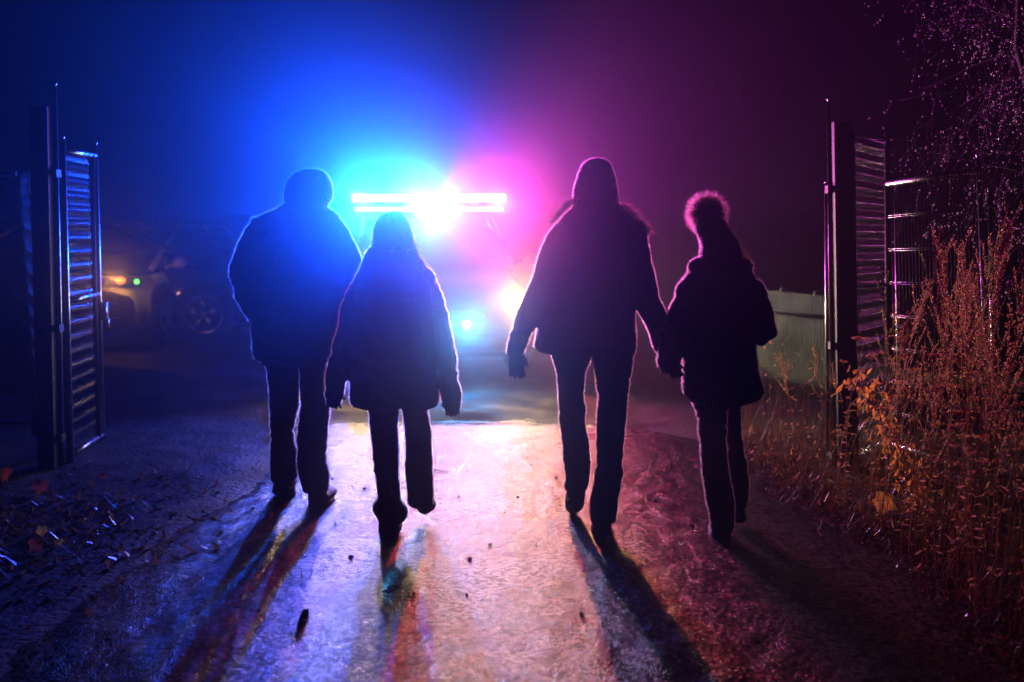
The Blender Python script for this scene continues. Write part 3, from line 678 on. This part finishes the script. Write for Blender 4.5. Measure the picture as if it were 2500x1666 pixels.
# right gate post
gatepost('gate_post', at(2064,1180,6.0)-Vector((0,0,.1)), at(2050,300,6.0), .10, 'dark square post right of the child with its edge glint made as a thin pipe', .012, -1)
pb_, pt_ = at(2026,985,6.05), at(2017,449,6.05)
LB = empty('drop_bolt', (pb_.x, pb_.y, 0), label='slim vertical bolt rod standing just left of the right gate post', cat='gate bolt')
pipe(pb_-Vector((0,0,.3)), pt_, .011, ball=.012).build('rod', MAT['steel'], LB); pipe(at(2018,469,6.05), at(2034,469,6.03), .010).build('link', MAT['steel'], LB)
# right leaf: narrow mesh strip
q0, q1, q2 = at(2090,1120,6.1), at(2168,1075,6.7), at(2080,326,6.1)
G2 = empty('gate_leaf', (q0.x, q0.y, 0), label='narrow rusty mesh gate leaf folded behind the tall dry weeds', cat='gate')
chain(q0, q1, q2, .045).build('wire_mesh', MAT['wire'], G2)
for y in (330, 700): pipe(at(2080,y,6.1), at(2166,y+ (10 if y<500 else -4),6.7), .012).build('rail', MAT['steel'], G2)
pipe(at(2090,1150,6.1)-Vector((0,0,.05)), at(2078,318,6.1), .02).build('frame_post', MAT['darksteel'], G2); pipe(at(2172,1090,6.7)-Vector((0,0,.1)), at(2166,325,6.7), .02).build('frame_post', MAT['darksteel'], G2)
# welded grid panel
A0, A1, B0, B1 = at(2166,450,6.2), at(2388,416,5.75), at(2180,1085,6.2), at(2410,1155,5.75)
WP = empty('mesh_panel', ((B0.x+B1.x)/2, 6, 0), label='welded wire grid panel with a bright sloping top pipe behind the weeds', cat='fence panel')
pr = pipe(A0, A1, .019).build('top_rail', MAT['steel'], WP); wraps(A0, A1, .019, 7).build('wire_tie', MAT['darksteel'], pr)
pipe(B0, B1, .019).build('bottom_rail', MAT['steel'], WP)
pipe(at(2199,1150,6.17)-Vector((0,0,.05)), at(2187,455,6.17), .013).build('frame_post', MAT['steel'], WP); pipe(at(2425,1190,5.75)-Vector((0,0,.1)), at(2389,385,5.75), .017, ball=.018).build('frame_post', MAT['steel'], WP)
m = MB()
for k in range(1,8):
    t = k/8.0
    for dz in (0,.012): m.tube([L(A0,B0,t)+Vector((0,0,dz)), L(A1,B1,t)+Vector((0,0,dz))], .0028, 5)
m.build('grid_wires', MAT['wire'], WP); m = MB()
for k in range(1,26): t = k/26; m.tube([L(A0,A1,t), L(B0,B1,t)], .0016, 4)
m.build('upright_wires', MAT['darksteel'], WP)
fa, fb = at(2436,1180,5.7), at(2418,470,5.7)
pipe(fa-Vector((0,0,.1)), fb, .018, ball=.019).build('fence_post', MAT['steel'], label='thin steel post standing just right of the welded grid panel', cat='fence post')

# pale corrugated fence in the background right
a, b = Vector((at(1800,720,9.9).x, 9.9, 0)), Vector((at(2090,800,8.6).x, 8.6, 0))
CF = empty('corrugated_fence', tuple(b), label='low pale corrugated sheet fence lit behind the child', cat='fence')
m = MB(); n = 300; d = (b-a); nn = Vector((d.y,-d.x,0)).normalized()
if nn.y > 0: nn = -nn
for i in range(n+1):
    p = a+d*i/n + nn*.009*math.sin(i*.9); z = .80 + .012*noise.noise(Vector((i*.05,0,0))) + .008*math.sin(i*.9+1)
    m.v += [(p.x,p.y,-.05),(p.x,p.y,z)]
for i in range(n): m.f.append((2*i,2*i+2,2*i+3,2*i+1)); m.m.append(0)
m.build('sheet', MAT['fence'], CF)
for t in (.10,.38,.66,.82,.97):
    p = a+d*t - nn*.05; MB().box((p.x,p.y,.40),(.05,.05,.86)).build('fence_post', MAT['wood'], CF, smooth=False)
p0, p1 = a+nn*.035, b+nn*.035; MB().tube([p0+Vector((0,0,.62)), p1+Vector((0,0,.62))], .014, 4).build('rail', MAT['wood'], CF)
# far poles
for i, (px, yt, Y) in enumerate(((1668,560,15),(1896,560,14.5),(400,560,17))):
    p = at(px, 833, Y); zt = at(px, yt, Y).z
    m = MB().tube([(p.x,Y,-.1),(p.x,Y,zt)], [.05,.04], 8)
    m.build('pole', MAT['wood'], label=['thin far pole in the haze between the tallest walker and the child','far pole in the haze right of the child\'s shoulder','faint far pole in the blue haze left of the broad man'][i], cat='pole')
# ------------------------------------------------------------------ parked cars
# dark car behind the broad man, side-on, nose to the right
wx = at(503, 800, 11.7); 
car('parked_car', (wx.x+.85, 12.55, 0), R(90), MAT['carblue'], L=4.3, W=1.75, hood=.90, roof=1.42, label='dark car parked side-on in the yard behind the broad man', cat='car', wb=(.85,3.35))
# pale van behind the gate, seen from the front
v = car('parked_van', (at(150,700,10.8).x, 10.8, 0), R(-6), MAT['carwhite'], L=4.4, W=1.6, hood=.85, roof=1.36, label='pale car seen front-on behind the left gate with an orange lamp lit', cat='car', wb=(.8,3.3), windshield=.7)
v.name = 'pale_car'
h = localbuild(MB().ell((.66,.03,.80),(.06,.06,.04)), 'indicator_lamp', MAT['ind_orange'], v)
localbuild(MB().ell((.80,.12,.78),(.026,.03,.026)), 'green_lamp', MAT['ind_green'], v)
il = bpy.data.lights.new('warm_fill_light', 'POINT'); il.energy = 6; il.color = (1.0,.40,.10); il.shadow_soft_size = .04  # added point light, stands in for an unseen warm lamp on the cars
io = bpy.data.objects.new('warm_fill_light', il); COL.objects.link(io); io.parent = v; io.location = (.70,-.20,.84)
# dark car at the far left edge
e = at(-8, 800, 9.0)
car('parked_car', (e.x+.80, 9.3, 0), R(82), MAT['carblack'], L=4.3, W=1.75, hood=.9, roof=1.42, label='black car at the far left edge behind the chain-link fence', cat='car', wb=(.85,3.35))
# ------------------------------------------------------------------ dry weeds on the right
def leafquad(m, p, d, l, w_, rnd, mi=0):
    d = d.normalized(); s = d.cross(Vector((rnd.gauss(0,1), rnd.gauss(0,1), rnd.gauss(0,1)))).normalized()*w_; n = d.cross(s).normalized()
    c = p+d*l*.5+n*l*rnd.uniform(-.2,.2); e = p+d*l+n*l*rnd.uniform(-.35,.35); k = [p, c+s, e, c-s, c+n*w_*.4]
    m.add(k, [(0,1,4),(1,2,4),(2,3,4),(3,0,4)], mi)
def spike_weed(h, rnd):
    stem, headm, leaf = MB(), MB(), MB(); lean = Vector((rnd.gauss(0,.12), rnd.gauss(0,.12), 1)); pts = []
    for k in range(9):
        t = k/8; pts.append(Vector((lean.x*h*t*t*.8+rnd.gauss(0,.006), lean.y*h*t*t*.8+rnd.gauss(0,.006), h*t)))
    stem.tube(pts, [.0032*(1-.65*k/8) for k in range(9)], 5)
    def along(t): i = min(int(t*8), 7); return pts[i].lerp(pts[i+1], t*8-i)
    nb = rnd.randint(6,13)
    for b in range(nb):
        t = rnd.uniform(.45,.95); p = along(t); a = rnd.uniform(0,6.28); L_ = h*rnd.uniform(.08,.22)*(1.25-t)*1.8
        d = Vector((math.cos(a)*.45, math.sin(a)*.45, 1)).normalized(); q = [p, p+d*L_*.5, p+d*L_+Vector((0,0,L_*.1))]
        stem.tube(q, [.0014,.0011,.0007], 3)
        for _ in range(int(L_*190)): s = rnd.random(); c = q[0].lerp(q[2], .2+.8*s); leafquad(headm, c, Vector((rnd.gauss(0,.6), rnd.gauss(0,.6), .7)), rnd.uniform(.008,.018), .0028, rnd)
    for _ in range(int(h*120)):
        t = rnd.uniform(.62,1)**.8; leafquad(headm, along(min(t,.999)), Vector((rnd.gauss(0,.7), rnd.gauss(0,.7), .8)), rnd.uniform(.008,.02), .003, rnd)
    for _ in range(int(h*14)):
        t = rnd.uniform(.05,.6); leafquad(leaf, along(t), Vector((rnd.gauss(0,1), rnd.gauss(0,1), -rnd.random())), rnd.uniform(.02,.05), .005, rnd)
    return stem, headm, leaf
def umbel_weed(h, rnd):
    stem, headm, leaf = MB(), MB(), MB(); lx, ly = rnd.gauss(0,.10), rnd.gauss(0,.10)
    pts = [Vector((lx*h*t*t, ly*h*t*t, h*t)) for t in [k/6 for k in range(7)]]
    stem.tube(pts, [.0032*(1-.5*k/6) for k in range(7)], 5)
    def along(t): i = min(int(t*6), 5); return pts[i].lerp(pts[i+1], t*6-i)
    for b in range(rnd.randint(4,7)):
        t = rnd.uniform(.6,1) if b else 1.0; p = along(min(t,.999)); a = rnd.uniform(0,6.28); L_ = h*rnd.uniform(.07,.17)
        d = Vector((math.cos(a)*.6, math.sin(a)*.6, 1)).normalized() if b else Vector((lx,ly,1)).normalized(); e = p+d*L_
        stem.tube([p, p+d*L_*.6, e], [.0016,.0012,.001], 3)
        for k in range(rnd.randint(7,12)):
            a2 = rnd.uniform(0,6.28); rr = rnd.uniform(.005,.032); c = e+Vector((math.cos(a2)*rr, math.sin(a2)*rr, .018+rnd.uniform(-.004,.006)))
            stem.tube([e, c], .0007, 3)
            for _ in range(7): leafquad(headm, c, Vector((rnd.gauss(0,1), rnd.gauss(0,1), rnd.gauss(.4,.7))), rnd.uniform(.006,.012), .003, rnd)
    for _ in range(int(h*12)):
        t = rnd.uniform(.1,.7); leafquad(leaf, along(t), Vector((rnd.gauss(0,1), rnd.gauss(0,1), -rnd.random()*.6)), rnd.uniform(.03,.06), .006, rnd)
    return stem, headm, leaf
rw = random.Random(21)
def plant(name, kind, h, loc, label, group, rz=0, cat='weed', tilt=(0,0)):
    s_, h_, l_ = kind(h, rw); t = empty(name, loc, rz, label=label, cat=cat, group=group); t.rotation_euler = (tilt[0], tilt[1], rz)
    localbuild(s_, 'stem', MAT['weed'], t); localbuild(h_, 'seed_head' if kind is spike_weed else 'flower_head', MAT['weedhead' if kind is spike_weed else 'umbel'], t)
    if l_.v: localbuild(l_, 'leaf', MAT['weed'], t)
    return t
protoS = []; protoU = []
GS, GU = 'tall dry spike weeds massed on the right', 'dry flat-topped weeds massed on the right'
LS, LU = 'tall dry brown weed with narrow seed spikes in the right-hand thicket', 'dry weed with flat clusters of seed heads in the right-hand thicket'
def weed_spot(px, y):
    return Vector(((px-1250)/F*y*1.0, y, 0))
tops_S = [(2230,680,4.9),(2260,610,5.3),(2310,720,4.6),(2345,640,5.0),(2385,540,5.1),(2400,620,4.5),(2420,700,4.2),(2330,560,5.4),(2470,760,4.0),(2490,640,4.6),(2450,540,5.2),(2290,850,4.5),(2230,850,5.2),(2260,760,5.0),(2360,790,4.1),(2440,840,3.9),(2210,900,5.3),(2150,930,5.2),(2300,660,5.0),(2370,600,4.8),(2480,520,5.3),(2410,760,4.4),(2335,900,4.2),(2460,620,4.3),(2500,820,3.8),(2270,700,4.7),(2350,690,4.4),(2390,820,4.3),(2425,600,4.9),(2285,590,5.6),(2240,640,5.5),(2205,760,5.6)]
tops_U = [(2085,895,4.9),(2110,860,5.1),(2060,980,5.0),(2150,870,4.9),(2180,820,5.3),(2200,940,4.7),(2240,930,4.5),(2130,1000,4.8),(2300,930,4.3),(2350,920,4.2),(2400,940,4.0),(2450,910,3.9),(2480,960,3.7),(2330,1000,4.1),(2260,1010,4.4),(2180,1030,4.6),(2420,1040,3.8),(2490,1070,3.6),(2370,1110,3.9),(2100,1010,5.2),(2050,1040,5.4),(2225,1080,4.5),(2300,1100,4.2),(2130,930,5.4),(2470,860,4.2)]
n = 0
for tops, kind, nm, lab, grp, protos in ((tops_S, spike_weed,'spike_weed',LS,GS,protoS),(tops_U,umbel_weed,'flat_topped_weed',LU,GU,protoU)):
    for i, (px, py, Y) in enumerate(tops):
        top = at(px, py, Y); h = max(.35, top.z); bx = top.x + rw.uniform(-.12,.12)*h
        if i < 9: t = plant(nm, kind, 1.2, (bx, Y, 0), lab, grp); protos.append(t)
        else:
            t = copy_tree(protos[i % 9]); t.location = (bx, Y, 0)
        t.rotation_euler = (rw.uniform(-.06,.06), rw.uniform(-.09,.09), rw.uniform(0,6.28)); k = h/1.2; t.scale = (k*.5+.5, k*.5+.5, k)
# three isolated spikes left of the gate post
for px, py, Y, lab in ((1893,855,6.6,'leftmost lone dry weed spike between the child and the gate post'),(1972,850,6.5,'straight lone dry weed spike just left of the bolt rod'),(2040,880,6.0,'short leaning weed spike against the right gate post')):
    top = at(px, py, Y); g0 = at(px+55, 1080, Y); t = plant('spike_weed', spike_weed, top.z, (g0.x, Y, 0), lab, None, tilt=(0, -math.atan2(g0.x-top.x, top.z)))
# withered leafy branch leaning out over the drive
m = MB(); st = MB(); base = gp(2250,1260); tip = at(2085,905,5.0); pts = [base.lerp(tip,t)+Vector((0,0,.10*math.sin(t*3.1))) for t in [k/8 for k in range(9)]]
st.tube(pts, [.006*(1-.7*k/8) for k in range(9)], 6)
for _ in range(170):
    t = rw.random(); i = min(int(t*8),7); p = pts[i].lerp(pts[i+1], t*8-i); leafquad(m, p+Vector((rw.gauss(0,.04), rw.gauss(0,.05), rw.gauss(-.02,.04))), Vector((rw.gauss(0,.6), rw.gauss(0,.6), -1)), rw.uniform(.03,.075), .012, rw)
WB = empty('withered_branch', tuple(base), label='withered branch with hanging orange leaves leaning over the drive edge', cat='branch')
st.build('stem', MAT['weed'], WB); m.build('leaf', MAT['yellowleaf'], WB)
# undergrowth that nobody could count
def scatter(n, where, mat, name, lab, up=.9, lo=.05, hi=.3, wd=.002, cat=None, curl=.3, seg=3, seed=5, ztop=soil_at):
    rd = random.Random(seed); m = MB()
    for _ in range(n):
        p = where(rd)
        if p is None: continue
        x, y = p; z = max(-.03, ztop(x, y)); L_ = rd.uniform(lo, hi)*(.4+.6*rd.random()); a = rd.uniform(0,6.28); d = Vector((math.cos(a)*(1-up)*1.6, math.sin(a)*(1-up)*1.6, up+.1)).normalized()
        q = Vector((x,y,z)); pts = [q]
        for k in range(seg): d = (d+Vector((rd.gauss(0,curl), rd.gauss(0,curl), rd.gauss(-curl*.3,curl)))).normalized(); q = q+d*L_/seg; q.z = max(q.z, z+.002); pts.append(q)
        s = Vector((math.sin(a), -math.cos(a), .3))*wd; k0 = len(m.v)
        for k, pt in enumerate(pts): f = 1-.75*k/seg; m.v += [tuple(pt-s*f), tuple(pt+s*f)]
        for k in range(seg): m.f.append((k0+2*k, k0+2*k+1, k0+2*k+3, k0+2*k+2)); m.m.append(0)
    return m.build(name, mat, kind='stuff', label=lab, cat=cat)
def right_bank(rd):
    y = rd.uniform(3.0, 7.3); e = edge_x(RIGHT, y); x = e + abs(rd.gauss(0,.55)) + .02
    return (x, y) if x < 4.2 and x/y > .225 + .03*noise.noise(Vector((x*2,y*2,0))) else None
scatter(1700, right_bank, MAT['under'], 'dry_undergrowth', 'tangle of thin dry brown stems along the right bank', .92, .15, .75, .0013, seed=6, curl=.12, seg=4)
scatter(2600, right_bank, MAT['brownleaf'], 'leaf_litter', 'brown dead leaves lying thick along the right bank', .35, .03, .09, .011, seed=7, seg=2)
scatter(700, right_bank, MAT['weedhead'], 'dry_foliage', 'small withered orange leaves hanging in the right-hand thicket', .5, .03, .07, .006, seed=17, seg=2, ztop=lambda x,y: random.uniform(.02,.75))
def redge(rd):
    y = rd.uniform(3.2, 6.6); return (edge_x(RIGHT, y)+rd.gauss(.02,.05), y)
scatter(1500, redge, MAT['grass'], 'edge_grass', 'pale wet dead grass along the right edge of the drive', .12, .04, .16, .0016, seed=8, curl=.5, seg=5)
def redge2(rd):
    y = rd.uniform(3.0, 6.6); return (edge_x(RIGHT, y)+rd.gauss(.05,.10), y)
scatter(2600, redge2, MAT['brownleaf'], 'edge_litter', 'crumbled dead leaves spilling over the right edge of the drive', .2, .015, .05, .007, seed=18, seg=2)
scatter(2200, redge2, MAT['under'], 'edge_stems', 'short dark dead stems over the right edge of the drive', .35, .04, .22, .0015, seed=19, seg=4, curl=.4)
def left_bank(rd):
    y = rd.uniform(3.2, 9.0); x = edge_x(LEFT, min(y, YEND)) - abs(rd.gauss(0,1.1)) if y < YEND else rd.uniform(-6, -1)
    return (x, y) if x > -6 else None
scatter(9000, left_bank, MAT['grass'], 'ground_litter', 'wet straw and crumbs glinting on the dark left verge', .18, .01, .05, .0016, seed=9, curl=.5, seg=3)
def left_heap(rd):
    return (rd.gauss(-2.55,.42), rd.gauss(4.75,.45))
scatter(1500, left_heap, MAT['brownleaf'], 'leaf_heap', 'low heap of wet dead leaves and grass at lower left', .45, .03, .10, .012, seed=10, seg=2)
scatter(1200, left_heap, MAT['grass'], 'dead_grass', 'thin wet grass blades in the leaf heap at lower left', .5, .05, .18, .0012, seed=12, seg=4, curl=.3)
# fallen red leaves one can point at
def red_leaf(px, py, size, up, lab, mat='redleaf', seed=1, Y=None):
    rd = random.Random(seed); p = gp(px, py) if Y is None else at(px, py, Y); p.z = max(p.z, soil_at(p.x, p.y)) + size*.35*up + .02; m = MB(); n = 12
    rot = Euler((up*1.2+rd.uniform(-.2,.2), rd.uniform(-.4,.4), rd.uniform(-.5,.5))).to_matrix()
    ring = []
    for k in range(n):
        a = 2*math.pi*k/n; rr = size*(.5+.14*math.cos(5*a+seed)+rd.uniform(-.05,.05)); ring.append(p+rot@Vector((rr*math.cos(a), rr*math.sin(a), size*.12*math.cos(2*a))))
    b = len(m.v); m.add([p+rot@Vector((0,0,size*.05))]+ring, [(0,k+1,(k+1)%n+1) for k in range(n)])
    m.tube([ring[0], ring[0]+rot@Vector((size*.4,0,.01))], .0012, 4)
    m.build('fallen_leaf', MAT[mat], label=lab, cat='leaf')
red_leaf(100,1215,.085,.9,'biggest red leaf standing upright on the left verge','redleaf',1)
red_leaf(15,1185,.09,.8,'large red leaf at the left picture edge','redleaf',2)
red_leaf(252,1172,.045,.5,'small red leaf lying alone below the left gate','redleaf',3)
red_leaf(255,1285,.05,.3,'red leaf at the right end of the leaf heap','redleaf',4)
red_leaf(195,1275,.06,.3,'curled brown-red leaf in the middle of the leaf heap','brownleaf',5)
red_leaf(105,1310,.055,.6,'orange brown leaf in the front of the leaf heap','yellowleaf',6)
red_leaf(146,1337,.045,.6,'lowest small orange leaf in front of the leaf heap','yellowleaf',7)
red_leaf(92,1345,.08,.5,'dark red leaf hanging over the front of the leaf heap','redleaf',8)
red_leaf(2155,1260,.12,1.0,'large orange withered leaf low at the right drive edge','yellowleaf',9)
# clods, stone and twig on the drive
rc = random.Random(31); clods = []
cl = [(1108,1152),(1140,1150),(1135,1163),(1168,1152),(1075,1230),(1120,1213),(1287,1120),(1298,1134),(1350,1143),(1358,1167),(1147,1365),(820,1280),(860,1188),(890,1193),(620,1240),(700,1250),(812,1170),(1560,1250),(1600,1222),(1660,1190),(1420,1500),(1310,1330),(1066,1268),(1140,1453),(1010,1450),(858,1360),(1264,1215),(1232,1252),(1196,1330),(1690,1285)]
for i, (px, py) in enumerate(cl):
    p = gp(px, py, .004)
    if i < 5:
        s = 1.0; m = MB(); m.ell((0,0,.25),(1,.8,.6),9,6); m.v = [tuple(Vector(v)*(1+.45*noise.noise(Vector(v)*1.7+Vector((i*5,0,0))))) for v in m.v]
        o = localbuild(m, 'mud_clod', MAT['clod'], None, False); clods.append(o)
        tag(o, 'small dark crumb of mud on the wet lit asphalt', 'clod', 'mud crumbs strewn over the drive')
    else: o = clods[i%5].copy(); COL.objects.link(o)
    s = rc.uniform(.005,.011)*(1.6 if i in (10,) else 1); o.location = p; o.scale = (s*1.3,s,s); o.rotation_euler = (0,0,rc.uniform(0,6))
p = gp(742,1513,.005); m = MB(); m.rings([[p+Vector(q) for q in ((-.022,0,0),(.018,.004,0),(.014,.012,.0),(-.018,.010,0))],[p+Vector(q) for q in ((-.002,.0,.042),(.020,.004,.046),(.018,.010,.044),(.0,.008,.040))]])
m.build('stone_chip', MAT['clod'], smooth=False, label='pointed dark stone chip standing on the asphalt at lower left of centre', cat='stone')
a, b = gp(1045,1150,.008), gp(1100,1152,.010); m = MB(); m.tube([a, L(a,b,.3)+Vector((0,.01,.008)), L(a,b,.7)+Vector((0,-.01,.004)), b], [.0035,.003,.0025,.0015], 6); m.tube([L(a,b,.35), a+Vector((.01,.05,.02))], [.002,.001], 5)
m.build('twig', MAT['bark'], label='small forked twig lying on the pink lit asphalt', cat='twig')
# ------------------------------------------------------------------ bare shrubs with wet twigs, upper right
rt_ = random.Random(44)
def bare_tree(loc, h, spread, lab, lean, nb=60):
    t = empty('bare_tree', loc, label=lab, cat='tree'); tr, tw, dp, bk = MB(), MB(), MB(), []
    base = Vector((0,0,0)); top = Vector((lean[0], lean[1], h)); P = [base.lerp(top, k/6)+Vector((rt_.gauss(0,.04), rt_.gauss(0,.04), 0)) for k in range(7)]
    tr.tube(P, [.045*(1-.7*k/6) for k in range(7)], 8)
    def twig(p, d, l, r, depth):
        pts = [p]; q = p
        for k in range(5): d = (d+Vector((rt_.gauss(0,.13), rt_.gauss(0,.13), rt_.gauss(0,.13)-.07)))
        pts = [p]; d0 = d.normalized()
        for k in range(6):
            d0 = (d0+Vector((rt_.gauss(0,.12), rt_.gauss(0,.12), rt_.gauss(-.05,.10)))).normalized(); q = q+d0*l/6; pts.append(q)
        tw.tube(pts, [r*(1-.12*k) for k in range(7)], 3)
        if depth:
            for _ in range(rt_.randint(3,5)):
                i = rt_.randint(1,5); dd = (d0+Vector((rt_.gauss(0,.7), rt_.gauss(0,.7), rt_.gauss(0,.5)))).normalized(); twig(pts[i], dd, l*rt_.uniform(.35,.65), r*.6, depth-1)
        for pt in pts[2:]:
            if rt_.random() < (.42 if depth < 2 else .15):
                rr = rt_.choice((.0025,.003,.004,.0055)); dp.ell(pt-Vector((0,0,rr+r)), (rr,rr,rr*1.25), 6, 4)
    for b in range(nb):
        k = rt_.uniform(.35,1); i = min(int(k*6),5); p = P[i].lerp(P[i+1], k*6-i); a = rt_.uniform(0,6.28)
        twig(p, Vector((math.cos(a)*spread, math.sin(a)*spread, rt_.uniform(-.1,.8))), rt_.uniform(.5,1.15), .0032, 2)
    localbuild(tr,'trunk',MAT['bark'],t); localbuild(tw,'crown',MAT['bark'],t); localbuild(dp,'water_drops',MAT['drop'],t,kind='stuff')
    return t
q = at(2480,250,5.6); bare_tree((q.x+.55,5.6,0), 3.1, .95, 'bare wet shrub spreading twigs over the right gate, beaded with drops', (-.25,-.1), 44)
q = at(2400,60,6.4); bare_tree((q.x+.85,6.4,0), 3.9, 1.0, 'taller bare tree behind the right gate with glinting droplets high up', (-.75,0), 46)
# ------------------------------------------------------------------ dark tree line far behind
rb = random.Random(91)
def far_tree(x, y, h, w_, lab):
    t = empty('far_tree', (x,y,0), label=lab, cat='tree'); tr = MB().tube([(0,0,0),(0,0,h*.6)],[.16,.08],7); cr = MB()
    for _ in range(900):
        a = rb.uniform(0,6.28); k = rb.random()**.5; zz = rb.uniform(.25,1); rr = w_*k*math.sin(math.pi*min(1,zz*.85+.1))
        p = Vector((math.cos(a)*rr, math.sin(a)*rr, h*zz)); leafquad(cr, p, Vector((rb.gauss(0,1), rb.gauss(0,1), rb.gauss(0,1))), rb.uniform(.15,.4), .09, rb)
    localbuild(tr,'trunk',MAT['bark'],t); localbuild(cr,'crown',MAT['bark'],t)
